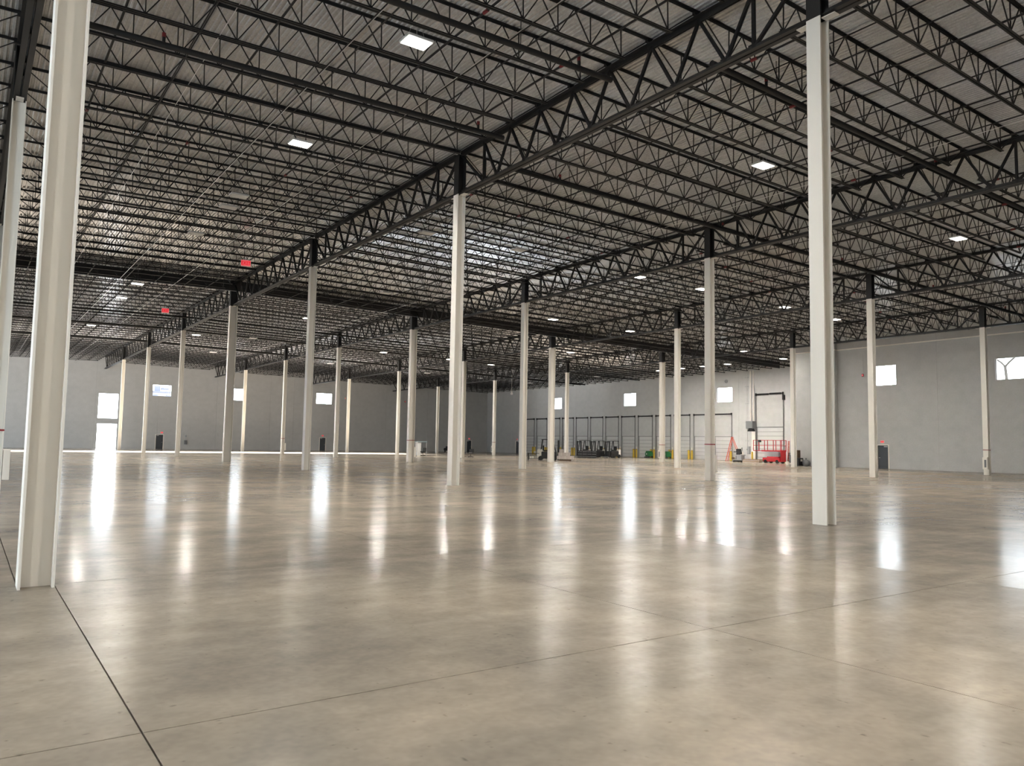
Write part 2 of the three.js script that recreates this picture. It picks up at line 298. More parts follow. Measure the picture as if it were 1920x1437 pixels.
// ------------------------------------------------------------------ columns
const ORD = ['sixth', 'fifth', 'fourth', 'third', 'second', 'first'];   // column rows counted from the right wall
const rowName = (i) => `${ORD[i + 1]} column row from the right wall`;
const bayName = (i) => (i === 4 ? 'bay beside the right wall' : `bay between the ${ORD[i + 1]} and ${ORD[i + 2]} column rows`);
const COLS = [];
for (let i = 0; i <= 4; i++) for (let n = 0; n <= 6; n++) COLS.push([i, n]);
{
  const hShape = (d, b, tf, tw) => { const s = new THREE.Shape(); const p = [[-d / 2, -b / 2], [-d / 2 + tf, -b / 2], [-d / 2 + tf, -tw / 2], [d / 2 - tf, -tw / 2], [d / 2 - tf, -b / 2], [d / 2, -b / 2], [d / 2, b / 2], [d / 2 - tf, b / 2], [d / 2 - tf, tw / 2], [-d / 2 + tf, tw / 2], [-d / 2 + tf, b / 2], [-d / 2, b / 2]]; s.moveTo(...p[0]); for (const q of p.slice(1)) s.lineTo(...q); return s; };
  const shafts = {};
  const shaft = (d, h, y0) => { const k = `${d}${h.toFixed(3)}${y0.toFixed(3)}`; return shafts[k] ??= new THREE.ExtrudeGeometry(hShape(d, 0.37, 0.028, 0.02), { depth: h, bevelEnabled: false }).rotateX(-Math.PI / 2).translate(0, y0, 0); };
  for (const [i, n] of COLS) {
    const x = i * SX, zp = n * SZ, T = seatY(x, zp), wide = n === 3, d = wide ? 0.56 : 0.36, striped = i % 2 === 0 && n % 2 === 1;
    const c = thing('steel_column', (striped ? 'white column with red stripe' : wide ? 'broad white column under the draft curtain' : 'plain white H column') + ', ' + rowName(i), 'column', [x, 0, zp], 0, (striped ? 'red-striped columns, ' : wide ? 'broad columns, ' : 'plain white columns, ') + rowName(i));
    part(c, 'shaft', shaft(d, T, 0), M.white);
    part(c, 'column_head', shaft(d, GIRDER - 0.15, T), M.dark);
    for (const s of [-1, 1]) part(c, 'seat_bracket', box(0.2, 0.022, 0.34, 0, T - 0.04, s * 0.34), M.white);
    part(c, 'cap_plate', box(d + 0.06, 0.03, 0.43, 0, T + GIRDER - 0.135, 0), M.black);
    if (striped) part(c, 'red_stripe', merge([box(0.004, 0.05, 0.374, -d / 2 - 0.002, 1.85, 0), box(0.004, 0.05, 0.374, d / 2 + 0.002, 1.85, 0), box(d + 0.01, 0.05, 0.02, 0, 1.85, 0.19), box(d + 0.01, 0.05, 0.02, 0, 1.85, -0.19)]), M.red);
    if (striped) {
      const s = i === 4 ? -1 : 1;
      const b = thing('panel_box', i === 4 ? 'grey panel box with dark louvre on the window-wall side of a red-striped column' : 'white electrical panel box strapped to a red-striped column', 'electrical box', [x + s * (d / 2 + 0.1), 0.42, zp], 0, i === 4 ? 'louvred boxes on the columns' : 'panel boxes on the columns');
      part(b, 'cabinet', rbox(0.18, 0.88, 0.34, 0, 0.44, 0, 0.015), M.white);
      part(b, 'louvre', box(0.012, 0.56, 0.14, s * 0.094, 0.42, 0.03), M.panelGrey);
      for (const y of [0.2, 0.7]) part(b, 'strap', box(0.03, 0.03, 0.3, -s * 0.095, y, 0), M.steel);
    }
  }
}

// ------------------------------------------------------------------ girders along the column rows
{
  const web = (a, b) => [0.03, -0.03].map((o) => barMatrix(v3(a[0], a[1], o), v3(b[0], b[1], o), 0.035, 0.075));
  const L = SZ, yb = 0.09, yt = 1.68, P = L / 9, W = [];
  W.push(web([0.2, 1.6], [P, yb]), web([P, yt], [P, yb]), web([P, yt], [1.5 * P, yb]));
  for (let k = 2; k <= 7; k++) W.push(web([k * P, yt], [(k - 0.5) * P, yb]), web([k * P, yt], [(k + 0.5) * P, yb]));
  W.push(web([8 * P, yt], [7.5 * P, yb]), web([8 * P, yt], [8 * P, yb]), web([L - 0.2, 1.6], [8 * P, yb]));
  const webGeo = W.map((p) => merge(p.map((m) => new THREE.BoxGeometry(1, 1, 1).applyMatrix4(m))));
  const angle = (x0, x1, y, s) => merge([-1, 1].flatMap((o) => [box(x1 - x0, 0.018, 0.14, (x0 + x1) / 2, y, o * 0.095), box(x1 - x0, 0.15, 0.018, (x0 + x1) / 2, y + s * 0.075, o * 0.034)]));
  const top = angle(0.2, L - 0.2, GIRDER - 0.01, -1), bot = angle(0.22, L - 0.22, 0.01, 1);
  const gus = [1, 1.5, 2.5, 3.5, 4.5, 5.5, 6.5, 7.5, 8].map((k) => box(0.34, 0.2, 0.03, k * P, 0.12, 0));
  const make = (i) => {
    const g = thing('joist_girder', 'black open-web truss girder along the ' + rowName(i), 'girder', [0, 0, 0], 0, 'girders of the ' + rowName(i));
    part(g, 'top_chord', top, M.dark); const chord = part(g, 'bottom_chord', bot, M.dark); for (const p of gus) part(chord, 'gusset_plate', p, M.black);
    for (const w of webGeo) part(g, 'web_member', w, M.black);
    return g;
  };
  for (let i = -1; i <= 4; i++) for (let n = -1; n <= 6; n++) {
    if (i === -1 && n < 1) continue;
    if (i === 0 && n < 0) continue;
    const x = i * SX, T0 = seatY(x, n * SZ), g = make(i);
    g.position.set(x, T0, -n * SZ); g.rotation.set(0, Math.PI / 2, Math.atan2(seatY(x, (n + 1) * SZ) - T0, SZ));
  }
}

// ------------------------------------------------------------------ bar joists under the deck
{
  const kinds = {};
  const joistParts = (L, dense) => {
    const key = `${L}${dense}`; if (kinds[key]) return kinds[key];
    const yT = -0.035, yB = -0.9, e = 1.27, n = Math.max(2, Math.round((L - 2 * e) / 1.17)), s = (L - 2 * e) / n, w = [];
    const r = 0.028;
    const put = (a, b, nm) => w.push([nm, barMatrix(v3(a[0], a[1], 0), v3(b[0], b[1], 0), r, r)]);
    for (let k = 0; k <= n; k++) {
      const x = e + k * s;
      put([k ? x - s / 2 : 0.12, yT], [x, yB], 'web_diagonal');
      put([k < n ? x + s / 2 : L - 0.12, yT], [x, yB], 'web_diagonal');
      put([x, yT], [x, yB], 'web_vertical');
    }
    const chord = (x0, x1, y, up_) => merge([-1, 1].flatMap((o) => [box(x1 - x0, 0.009, 0.055, (x0 + x1) / 2, y, o * 0.043), box(x1 - x0, 0.06, 0.009, (x0 + x1) / 2, y + up_ * 0.03, o * 0.02)]));
    const top = merge([chord(0.02, L - 0.02, -0.006, -1), box(0.2, 0.07, 0.1, 0.14, -0.095, 0), box(0.2, 0.07, 0.1, L - 0.14, -0.095, 0)]);
    const bot = chord(e - 0.12, L - e + 0.12, -0.932, 1);
    const all = merge(w.map(([, m]) => new THREE.BoxGeometry(1, 1, 1).applyMatrix4(m)));
    return kinds[key] = { top, bot, w, all };
  };
  const list = [];
  const bays = [[-1, 0, SX], [0, 1, SX], [1, 2, SX], [2, 3, SX], [3, 4, SX]];
  for (let k = -5; k <= 62; k++) {
    const zp = k * SZ / 9; if (zp > ZEND - 0.6) continue;
    for (const [a] of bays) {
      if ((a === -1 && zp < 9) || (a === 0 && zp < 1)) continue;
      list.push([a * SX, (a + 1) * SX, zp]);
    }
    list.push([4 * SX, zp < 32.5 ? XR - 0.02 : zp < ZSTEP ? XRB - 0.02 : XD - 0.02, zp]);
  }
  const far = ([x0, x1, zp]) => { const t = Math.max(x0, Math.min(x1, -0.76 + (zp + 10.46) * 0.7)); return Math.hypot(t + 0.76, zp + 10.46) + (x0 < -1 ? 40 : 0); };
  list.sort((p, q) => far(p) - far(q));
  const rest = [];
  list.forEach((j, n) => {
    const [x0, x1, zp] = j, y0 = deckY(x0, zp), y1 = deckY(x1, zp), L = +(Math.hypot(x1 - x0, y1 - y0)).toFixed(2), P = joistParts(L), tilt = Math.atan2(y1 - y0, x1 - x0);
    if (n >= 300) {
      const m = new THREE.Matrix4().makeRotationZ(tilt).setPosition(x0, y0, -zp);
      for (const g of [P.top, P.bot, P.all]) rest.push(g.clone().applyMatrix4(m));
      return;
    }
    const t = thing('bar_joist', `black open-web joist ${zp < 3 * SZ - 0.3 ? 'before' : 'beyond'} the draft curtain, ${bayName(Math.round(x0 / SX))}`, 'roof joist', [x0, y0, zp], 0, `joists ${zp < 3 * SZ - 0.3 ? 'before' : 'beyond'} the draft curtain, ${bayName(Math.round(x0 / SX))}`);
    t.rotation.z = tilt;
    part(t, 'top_chord', P.top, M.black); part(t, 'bottom_chord', P.bot, M.black);
    if (n < 60) for (const [nm, m] of P.w) setMatrix(part(t, nm, UNIT, M.black), m);
    else part(t, 'web_bars', P.all, M.black);
  });
  const m = solo('further_joists', 'black open-web joists crowding together at the far end of the roof', 'roof joists', merge(rest), M.black); m.userData.kind = 'stuff';
}

// ------------------------------------------------------------------ draft curtain across the hall, bridging, pipes and conduit
{
  const zp = 3 * SZ - 0.26, seg = [XL, 0, SX, XD];
  const quad = (x0, x1) => { const b0 = seatY(x0, zp) + 1.12, b1 = seatY(x1, zp) + 1.12, h0 = deckY(x0, zp), h1 = deckY(x1, zp); const s = new THREE.Shape([[x0, b0], [x1, b1], [x1, h1], [x0, h0]].map((p) => new THREE.Vector2(...p))); return new THREE.ExtrudeGeometry(s, { depth: 0.03, bevelEnabled: false }).translate(0, 0, -zp); };
  const t = thing('draft_curtain', 'dark solid draft curtain hanging below the deck across the whole hall', 'draft curtain');
  for (let i = -1; i < 5; i++) { const x1 = i === 4 ? XD : (i + 1) * SX; part(t, 'curtain_panel', quad(Math.max(XL, i * SX), x1), M.curtain); part(t, 'bottom_hem', bar(V(Math.max(XL, i * SX), seatY(Math.max(XL, i * SX), zp) + 1.11, zp - 0.02), V(x1, seatY(x1, zp) + 1.11, zp - 0.02), 0.06, 0.03), M.steel); }
}
function lineAlong(x, off, z0, z1) { return [V(x, seatY(x, z0) + off, z0), V(x, seatY(x, z1) + off, z1)]; }
for (let i = -1; i <= 4; i++) {
  const z0 = i < 0 ? 8 : i === 0 ? 0 : -9, x0 = i * SX, zA = i === 4 ? ZSTEP + 0.2 : z0, span = i === 4 ? XD - x0 : SX;
  for (const f of [0.25, 0.5, 0.75]) {
    const x = x0 + span * f;
    solo('bridging_angle', 'thin black bar bridging the joist bottom chords, ' + bayName(i), 'bridging', bar(...lineAlong(x, 0.985, zA, ZEND - 0.3), 0.032), M.black, 'lower bridging bars, ' + bayName(i));
    solo('bridging_angle', 'thin black bar bridging the joist top chords, ' + bayName(i), 'bridging', bar(...lineAlong(x + 0.3, 1.83, zA, ZEND - 0.3), 0.028), M.black, 'upper bridging bars, ' + bayName(i));
  }
  for (const f of [0.355, 0.63, 0.855, 0.13]) {
    const x = x0 + span * f, zb = i === 0 ? 1 : zA;
    const p = thing('sprinkler_pipe', 'slim black sprinkler pipe crossing the joists, ' + bayName(i), 'pipe', [0, 0, 0], 0, 'sprinkler branch pipes, ' + bayName(i));
    const run = part(p, 'pipe_run', rod(...lineAlong(x, 1.08, zb, ZEND - 1), 0.032, 8), M.black);
    for (let z = 2.6 + f * 5; z < 24; z += 15.4) if (z > zb) part(run, 'red_coupling', rod(...lineAlong(x, 1.08, z, z + 0.2), 0.05, 10), M.coupling);
  }
}
// sprinkler mains under the joists
for (const [x0, x1, zp] of [[SX + 1.1, 4 * SX + 6, 14.35], [0.6, SX - 0.9, 12.0], [0.5, SX - 0.8, 6.4], [SX + 0.8, 4 * SX + 6, 3.9], [0.5, 4 * SX + 18, 62.6], [0.5, 4 * SX + 18, 71.2], [0.5, 4 * SX + 18, 83.4], [2 * SX + 0.8, 4 * SX + 18, 45.2]]) {
  const p = thing('sprinkler_main', 'thick black sprinkler main hung below the joists', 'pipe', [0, 0, 0], 0, 'sprinkler mains');
  const xs = [x0, ...[1, 2, 3, 4].map((k) => k * SX).filter((x) => x > x0 && x < x1), x1];
  const run = part(p, 'pipe_run', merge(xs.slice(1).map((x, k) => rod(V(xs[k], seatY(xs[k], zp) + 0.8, zp), V(x, seatY(x, zp) + 0.8, zp), 0.085, 12))), M.black);
  for (let x = x0 + 3; x < x1; x += 7.7) part(run, 'hanger', rod(V(x, seatY(x, zp) + 0.8, zp), V(x, seatY(x, zp) + 1.85, zp), 0.012, 6), M.black);
  for (let x = x0 + 2.5; x < x1; x += 10.3) { if (zp > 20) break; const riser = part(p, 'riser', rod(V(x, seatY(x, zp) + 0.8, zp), V(x, seatY(x, zp) + 1.1, zp), 0.045, 8), M.black); part(riser, 'red_coupling', rod(V(x, seatY(x, zp) + 1.02, zp), V(x, seatY(x, zp) + 1.14, zp), 0.055, 10), M.coupling); }
}
// galvanised conduit
for (const [x, off] of [[4.32, 1.0], [7.38, 0.96], [10.9, 1.0], [27.4, 1.0]]) solo('conduit', 'thin bright galvanised conduit running over the joist bottom chords', 'conduit', rod(...lineAlong(x, off, x > 20 ? -8 : 2, ZEND - 8), 0.012, 8), M.silver, 'ceiling conduits');

// ------------------------------------------------------------------ high-bay lights
{
  const lens = box(0.7, 0.012, 0.5), body = merge([rbox(0.78, 0.07, 0.58, 0, 0.045, 0, 0.02), box(0.2, 0.06, 0.16, 0, 0.1, 0)]);
  const lamp = (x, zp, lit, seen) => {
    const y = seatY(x, zp) + 0.72;
    const t = thing('high_bay_light', lit ? 'lit flat rectangular high-bay light glowing warm white under the joists' : 'unlit pale flat high-bay light fixture under the joists', 'ceiling light', [x, y, zp], 0, lit ? 'lit high-bay lights' : 'unlit high-bay lights');
    const housing = part(t, 'housing', body, M.housing); part(housing, 'lens', lens, lit ? M.lens : M.lensOff);
    part(t, 'hanger_wire', merge([rod(v3(-0.28, 0.08, 0), v3(-0.12, 0.55, 0), 0.004, 5), rod(v3(0.28, 0.08, 0), v3(0.12, 0.55, 0), 0.004, 5), rod(v3(0, 0.1, 0), v3(0, 1.2, 0), 0.006, 5)]), M.steel);
    if (lit) { const l = new THREE.RectAreaLight(LAMP_COLOR, LAMP_POWER, 0.7, 0.5); l.position.y = -0.012; l.rotation.x = -Math.PI / 2; t.add(l); }
  };
  for (const [x, z] of [[8.67, 7.73], [8.66, 16.64], [23.66, 7.76], [38.93, 7.71], [33.2, 24.18], [38.72, 23.91], [8.51, 48.33], [8.49, 54.89], [8.54, 72.76], [18.21, 73.27], [47.74, 23.93], [54.62, 24.27], [38.82, 39.99], [47.44, 39.82], [53.01, 54.88], [38.36, 71.11], [47.08, 70.83], [53.64, 71.53], [23.19, 54.79], [64.61, 40.79], [72.05, 49.08], [71.91, 56.09], [72.1, 41.5], [72, 52.7], [72, 60]]) lamp(x, z, true);
  for (const [x, z] of [[-7.4, -12.4], [8.6, -12.4], [-7.4, -26], [23.4, -25], [38.8, -25]]) lamp(x, z, true);   // the same row goes on beyond the frame
  for (const [x, z] of [[8.6, 24.2], [8.7, 26.2], [18.3, 24.5], [23.8, 24], [8.6, 32], [23.5, 40], [53.6, 7.8], [23.4, 71.2], [62.5, 88], [38.6, 87.6], [53.4, 87.8], [23.5, 87.5], [72, 72], [72, 88]]) lamp(x, z, false);
}

// ------------------------------------------------------------------ exit signs
const font = await new FontLoader().loadAsync('fonts/droid/droid_sans_bold.typeface.json');
{
  const text = new TextGeometry('EXIT', { font, size: 0.145, depth: 0.008, curveSegments: 3 }); text.computeBoundingBox(); const tb = text.boundingBox; text.translate(-(tb.min.x + tb.max.x) / 2, -(tb.min.y + tb.max.y) / 2, 0);
  const sign = (label, pos, turn, big, wire, group) => {
    const s = thing('exit_sign', label, 'exit sign', pos, turn, group), k = big;
    part(s, 'sign_case', rbox(0.34 * k, 0.23 * k, 0.05 * k, 0, 0, 0, 0.012), M.white);
    const face = part(s, 'sign_face', box(0.32 * k, 0.21 * k, 0.006, 0, 0, 0.027 * k), M.exitFace);
    const l = part(face, 'lettering', text, M.exitText); l.scale.set(k * 0.78, k * 0.9, 1); l.position.z = 0.028 * k + 0.003;
    if (wire) part(s, 'hanger_rod', rod(v3(0, 0.1, 0), v3(0, wire, 0), 0.012, 6), M.steel);
  };
  sign('red exit sign hung beneath the joists before the draft curtain', [12.76, seatY(12.76, 37.4) + 0.72, 37.39], -0.25, 1.7, 0.9);
  sign('red exit sign hung beneath the joists beyond the draft curtain', [12.48, seatY(12.48, 59.3) + 0.72, 59.3], -0.25, 1.7, 0.9);
  sign('small lit exit sign above the dark door near the tall glazed entrance', [23.5, 2.47, ZEND - 0.04], 0, 1);
  sign('small lit exit sign over the middle door of the far wall', [48.75, 2.5, ZEND - 0.04], 0, 1);
  sign('small lit exit sign over the dark door beside the office chairs', [77.95, 2.5, ZEND - 0.04], 0, 1);
  sign('small lit exit sign over the dark door left of the dock doors', [XD - 0.04, 2.5, 105.1], -Math.PI / 2, 1);
  sign('faint red exit sign above the slate door in the right wall', [XR - 0.04, 2.47, 28.45], -Math.PI / 2, 1);
}

// ------------------------------------------------------------------ dock doors with their lift tracks, guards and control boxes
DOCKS.forEach(([a0, a1], k) => {
  const d = structure(`door_${++nd}`), mid = (a0 + a1) / 2, w = a1 - a0;
  for (let s = 0; s < 6; s++) part(d, s ? `door_section_${String(s).padStart(3, '0')}` : 'door_section', rbox(0.05, 3.1 / 6 - 0.026, w + 0.06, XD + 0.12, (s + 0.5) * 3.1 / 6, -mid, 0.012), M.door);
  for (const a of [a0 - 0.04, a1 + 0.04]) part(d, 'track', box(0.07, 6.1, 0.06, XD - 0.1, 3.05, -a), M.track);
  part(d, 'header_line', box(0.05, 0.06, w, XD - 0.03, 3.12, -mid), M.track);
  part(d, 'weather_seal', box(0.03, 3.24, w + 0.2, XD + 0.235, 1.55, -mid), M.rubber);
  part(d, 'spring_shaft', merge([cyl(0.085, w * 0.9, 0, 0, 0, 12).rotateX(Math.PI / 2).translate(XD - 0.14, 6.12, -mid), box(0.2, 0.28, 0.1, XD - 0.12, 6.12, -a0), box(0.2, 0.28, 0.1, XD - 0.12, 6.12, -a1)]), M.rubber);
  part(d, 'pull_rope_cleat', box(0.03, 0.12, 0.2, XD, 1.15, -(a0 + 0.5)), M.grey);
});
{
  const gGeo = merge([cyl(0.15, 1.1, 0, 0.55, 0, 16), new THREE.SphereGeometry(0.15, 16, 8, 0, 7, 0, 1.6).translate(0, 1.1, 0)]);
  DOCKS.forEach(([a0, a1]) => { for (const a of [a0 - 0.1, a1 + 0.1]) { const m = solo('bollard', 'yellow domed bollard guarding a dock door track', 'bollard', gGeo, M.yellow, 'yellow bollards along the dock doors'); m.position.set(XD - 0.42, 0, -a); } });
  DOCKS.slice(1).forEach(([a0], k) => { const b = thing('dock_control_box', 'small pale control box on the wall strip between two dock doors', 'control box', [XD - 0.06, 1.25, a0 - 0.4], 0, 'control boxes between the dock doors'); part(b, 'case', rbox(0.12, 0.34, 0.24, 0, 0.17, 0, 0.015), M.cream); part(b, 'cable', rod(v3(0, 0.34, 0), v3(0, 1.6, 0), 0.014, 6), M.grey); });
}
{ // the tall drive-in door
  const [a0, a1] = tallDoor, d = structure(`door_${++nd}`), mid = (a0 + a1) / 2, w = a1 - a0;
  for (let s = 0; s < 8; s++) part(d, s ? `door_section_${String(s).padStart(3, '0')}` : 'door_section', rbox(0.05, 4.3 / 8 - 0.03, w + 0.06, XD + 0.12, (s + 0.5) * 4.3 / 8, -mid, 0.012), M.door);
  for (const a of [a0 - 0.04, a1 + 0.04]) part(d, 'track', box(0.08, 8.5, 0.09, XD - 0.1, 4.25, -a), M.track);
  part(d, 'header_line', box(0.05, 0.08, w, XD - 0.03, 4.34, -mid), M.track);
  part(d, 'weather_seal', box(0.03, 4.44, w + 0.2, XD + 0.235, 2.15, -mid), M.rubber);
  part(d, 'spring_shaft', merge([cyl(0.12, w * 0.42, 0, 0, 0, 12).rotateX(Math.PI / 2).translate(XD - 0.14, 8.5, -(mid + 0.93)), cyl(0.12, w * 0.42, 0, 0, 0, 12).rotateX(Math.PI / 2).translate(XD - 0.14, 8.53, -(mid - 0.93)), box(0.2, 0.34, 0.12, XD - 0.12, 8.52, -a0), box(0.2, 0.34, 0.12, XD - 0.12, 8.5, -a1), box(0.06, 0.06, w, XD - 0.14, 8.51, -mid)]), M.rubber);
  part(d, 'operator_motor', merge([rbox(0.26, 0.6, 0.3, XD - 0.16, 8.0, -(a0 - 0.15), 0.03), box(0.1, 0.5, 0.12, XD - 0.12, 8.35, -(a0 - 0.02))]), M.rubber);
  for (const [a, q] of [[a0 - 0.35, 0], [a1 + 0.35, 1]]) { const m = solo('bollard', 'yellow domed bollard beside the tall drive-in door', 'bollard', merge([cyl(0.12, 1.1, 0, 0.55, 0, 16), new THREE.SphereGeometry(0.12, 16, 8, 0, 7, 0, 1.6).translate(0, 1.1, 0)]), M.yellow, 'bollards at the drive-in door'); m.position.set(XD - 0.5, 0, -a); }
}
{ // wall equipment by the drive-in door
  const u = thing('unit_heater', 'dark grey unit heater hung on the wall beside the tall drive-in door', 'heater', [XD - 0.4, 3.95, 53.25]);
  part(u, 'cabinet', rbox(0.6, 0.95, 1.05, 0, 0.68, 0, 0.04), M.panelGrey);
  part(u, 'outlet_hood', new THREE.CylinderGeometry(0.32, 0.5, 0.4, 4, 1).rotateY(Math.PI / 4).translate(-0.1, 0.05, 0.2), M.rubber);
  part(u, 'flue', merge([cyl(0.09, 6.6, 0.2, 4.4, -0.12, 12), cyl(0.07, 6.6, 0.2, 4.4, 0.3, 12)]), M.white);
  const p = thing('wall_chase', 'white boxed riser on the wall below the unit heater', 'riser', [XD - 0.1, 0, 52.98]); part(p, 'casing', box(0.18, 3.9, 0.55, 0, 1.95, 0), M.white); part(p, 'cover_plate', box(0.02, 0.3, 0.3, -0.1, 1.6, 0), M.frame);
  const c = thing('conduit_riser', 'slim conduit riser with brackets on the dock wall', 'conduit', [XD - 0.06, 0, 54.05]); part(c, 'pipe_run', cyl(0.03, 11.3, 0, 5.65, 0, 8), M.frame);
  for (const y of [2.6, 5.0, 7.4, 9.6, 10.8]) part(c, 'bracket', box(0.04, 0.05, 0.6, 0.01, y, 0), M.grey);
  const e = thing('disconnect_box', 'grey electrical disconnect box on the dock wall above the saw cart', 'electrical box', [XD - 0.1, 0.9, 53.78]); part(e, 'case', rbox(0.18, 0.95, 0.42, 0, 0.48, 0, 0.02), M.grey); part(e, 'switch_lever', box(0.04, 0.16, 0.04, -0.1, 0.6, -0.18), M.rubber);
  const r = thing('round_wall_gauge', 'round grey ring mounted high on the dock wall above the window', 'wall fixture', [XD - 0.04, 10.5, 57.4]); part(r, 'ring', new THREE.TorusGeometry(0.2, 0.045, 8, 24).rotateY(Math.PI / 2), M.grey); part(r, 'hub', cyl(0.08, 0.05).rotateZ(Math.PI / 2), M.grey);
  const w = thing('wall_cabinet', 'small dark cabinet on the far wall right of the glazed entrance', 'electrical box', [26.93, 0.75, ZEND - 0.12]); part(w, 'case', rbox(0.4, 0.62, 0.2, 0, 0.31, 0, 0.02), M.panelGrey); part(w, 'meter', rbox(0.2, 0.3, 0.1, 0, 1.25, 0.05, 0.02), M.grey); part(w, 'cable', cyl(0.015, 0.5, 0, 0.85, 0.05, 6), M.grey);
  for (const [lab, x, y, z, t] of [['red fire strobe on the right wall left of the square window', XR - 0.05, 8.75, 30.25, -Math.PI / 2], ['red fire strobe high on the far wall', 64.1, 8.95, ZEND - 0.05, 0], ['small white horn high on the far wall beside a white column', 52.6, 9.0, ZEND - 0.05, 0]]) {
    const s = thing(lab.startsWith('red') ? 'fire_strobe' : 'wall_horn', lab, 'alarm', [x, y, z], t); part(s, 'case', rbox(0.2, 0.26, 0.09, 0, 0, 0, 0.02), lab.startsWith('red') ? M.red : M.white); part(s, 'flash_lens', rbox(0.12, 0.14, 0.05, 0, 0, 0.06, 0.015), M.exitFace); part(s, 'conduit_drop', cyl(0.014, 2.6, 0, 1.5, -0.02, 6), M.frame);
  }
  const h = thing('drop_light', 'small white drop fixture on a long cord before the far right corner', 'hanging fixture', [62.2, 8.75, 79.05]); part(h, 'cord', cyl(0.018, 3.9, 0, 2.1, 0, 6), M.cream); part(h, 'bulb_housing', new THREE.SphereGeometry(0.2, 16, 10).scale(1, 0.85, 1), M.lensOff); part(h, 'collar', cyl(0.09, 0.16, 0, 0.2, 0, 10), M.cream);
}

// ------------------------------------------------------------------ machines and goods along the dock wall
{ // red scissor lift
  const t = thing('scissor_lift', 'red scissor lift with guard rails parked before the tall door', 'scissor lift', [74.6, 0, 45.2]);
  part(t, 'base', merge([rbox(1.1, 0.45, 2.3, 0, 0.4, 0.55, 0.05), rbox(1.0, 0.14, 1.6, 0, 0.68, 0.75, 0.03)]), M.liftRed);
  for (const [x, z] of [[-0.5, -0.2], [0.5, -0.2], [-0.5, 1.35], [0.5, 1.35]]) part(t, 'wheel', cyl(0.2, 0.16, 0, 0, 0, 18).rotateZ(Math.PI / 2).translate(x, 0.2, z), M.rubber);
  const arms = []; for (const x of [-0.4, 0.4]) for (let k = 0; k < 3; k++) { const y = 0.74 + k * 0.18; arms.push(bar(v3(x, y, -0.4), v3(x, y + 0.18, 1.5), 0.06, 0.1), bar(v3(x, y + 0.18, -0.4), v3(x, y, 1.5), 0.06, 0.1)); }
  part(t, 'scissor_arms', merge(arms), M.steel);
  const platform = part(t, 'platform', merge([box(1.15, 0.16, 2.5, 0, 1.4, 0.55), box(1.0, 0.08, 1.3, 0, 1.4, -1.25)]), M.liftRed);
  part(t, 'ladder_end', merge([box(0.9, 1.3, 0.1, 0, 0.85, 1.78)]), M.liftRed);
  const rails = []; for (const y of [2.0, 2.6]) for (const x of [-0.52, 0.52]) rails.push(bar(v3(x, y, -1.85), v3(x, y, 1.8), 0.05)); for (const y of [2.0, 2.6]) for (const z of [-1.85, 1.8]) rails.push(bar(v3(-0.52, y, z), v3(0.52, y, z), 0.05));
  part(platform, 'guard_rails', merge(rails), M.liftRed);
  for (const x of [-0.52, 0.52]) for (const z of [-1.85, -1.1, 0.1, 1.2, 1.8]) part(platform, 'rail_post', bar(v3(x, 1.42, z), v3(x, 2.6, z), 0.055), M.liftRed);
  part(platform, 'control_box', rbox(0.24, 0.26, 0.3, -0.5, 2.5, -1.0, 0.03), M.plastic);
  const b = thing('lumber_stack', 'low stack of pinkish boards on the floor beside the scissor lift', 'lumber', [73.3, 0, 46.6]);
  for (let k = 0; k < 4; k++) for (let q = 0; q < 3; q++) part(b, 'board', box(0.26, 0.09, 2.3 - 0.2 * q, -0.3 + q * 0.3, 0.06 + k * 0.1, 0.05 * k), k % 2 ? M.wood : M.wrap);
}
{ // A-frame ladder and the black floor machine before it
  const t = thing('step_ladder', 'orange-red A-frame step ladder standing open by the dock doors', 'ladder', [78.4, 0, 53.6], 0.15), H = 3.0;
  for (const x of [-0.25, 0.25]) { part(t, 'front_rail', bar(v3(x, 0, -0.75), v3(x * 0.5, H, 0), 0.05, 0.09), M.ladderRed); part(t, 'rear_rail', bar(v3(x, 0, 1.3), v3(x * 0.5, H - 0.1, 0.06), 0.04, 0.07), M.ladderRed); }
  for (let k = 1; k < 9; k++) { const f = k / 9.5, w = 0.25 - 0.125 * f; part(t, 'tread', box(2 * w, 0.03, 0.09, 0, H * f, -0.75 * (1 - f)), M.steel); }
  part(t, 'ladder_cap', rbox(0.34, 0.06, 0.22, 0, H, 0.03, 0.02), M.ladderRed);
  part(t, 'spreader', merge([-0.2, 0.2].map((x) => bar(v3(x, 1.3, -0.42), v3(x, 1.3, 0.75), 0.02, 0.04))), M.steel);
  const m = thing('floor_machine', 'black upright floor machine on a low round base before the ladder', 'floor machine', [75, 0, 50], 0.4);
  part(m, 'deck_base', merge([cyl(0.55, 0.2, 0, 0.12, 0, 24, 0.5), box(0.7, 0.1, 1.2, 0, 0.09, 0.15)]), M.plastic);
  part(m, 'motor', merge([cyl(0.3, 0.5, 0, 0.45, 0, 18, 0.24), rbox(0.42, 0.5, 0.42, 0, 0.9, 0.05, 0.08)]), M.plastic);
  part(m, 'tank', rbox(0.5, 0.42, 0.55, 0, 1.35, 0.1, 0.12), M.plastic);
  part(m, 'handle', tube([v3(-0.25, 1.0, 0.3), v3(-0.28, 1.5, 0.45), v3(0, 1.7, 0.5), v3(0.28, 1.5, 0.45), v3(0.25, 1.0, 0.3)], 0.025), M.rubber);
  part(m, 'side_bag', rbox(0.3, 0.3, 0.35, -0.2, 0.4, -0.5, 0.08), M.brown);
}
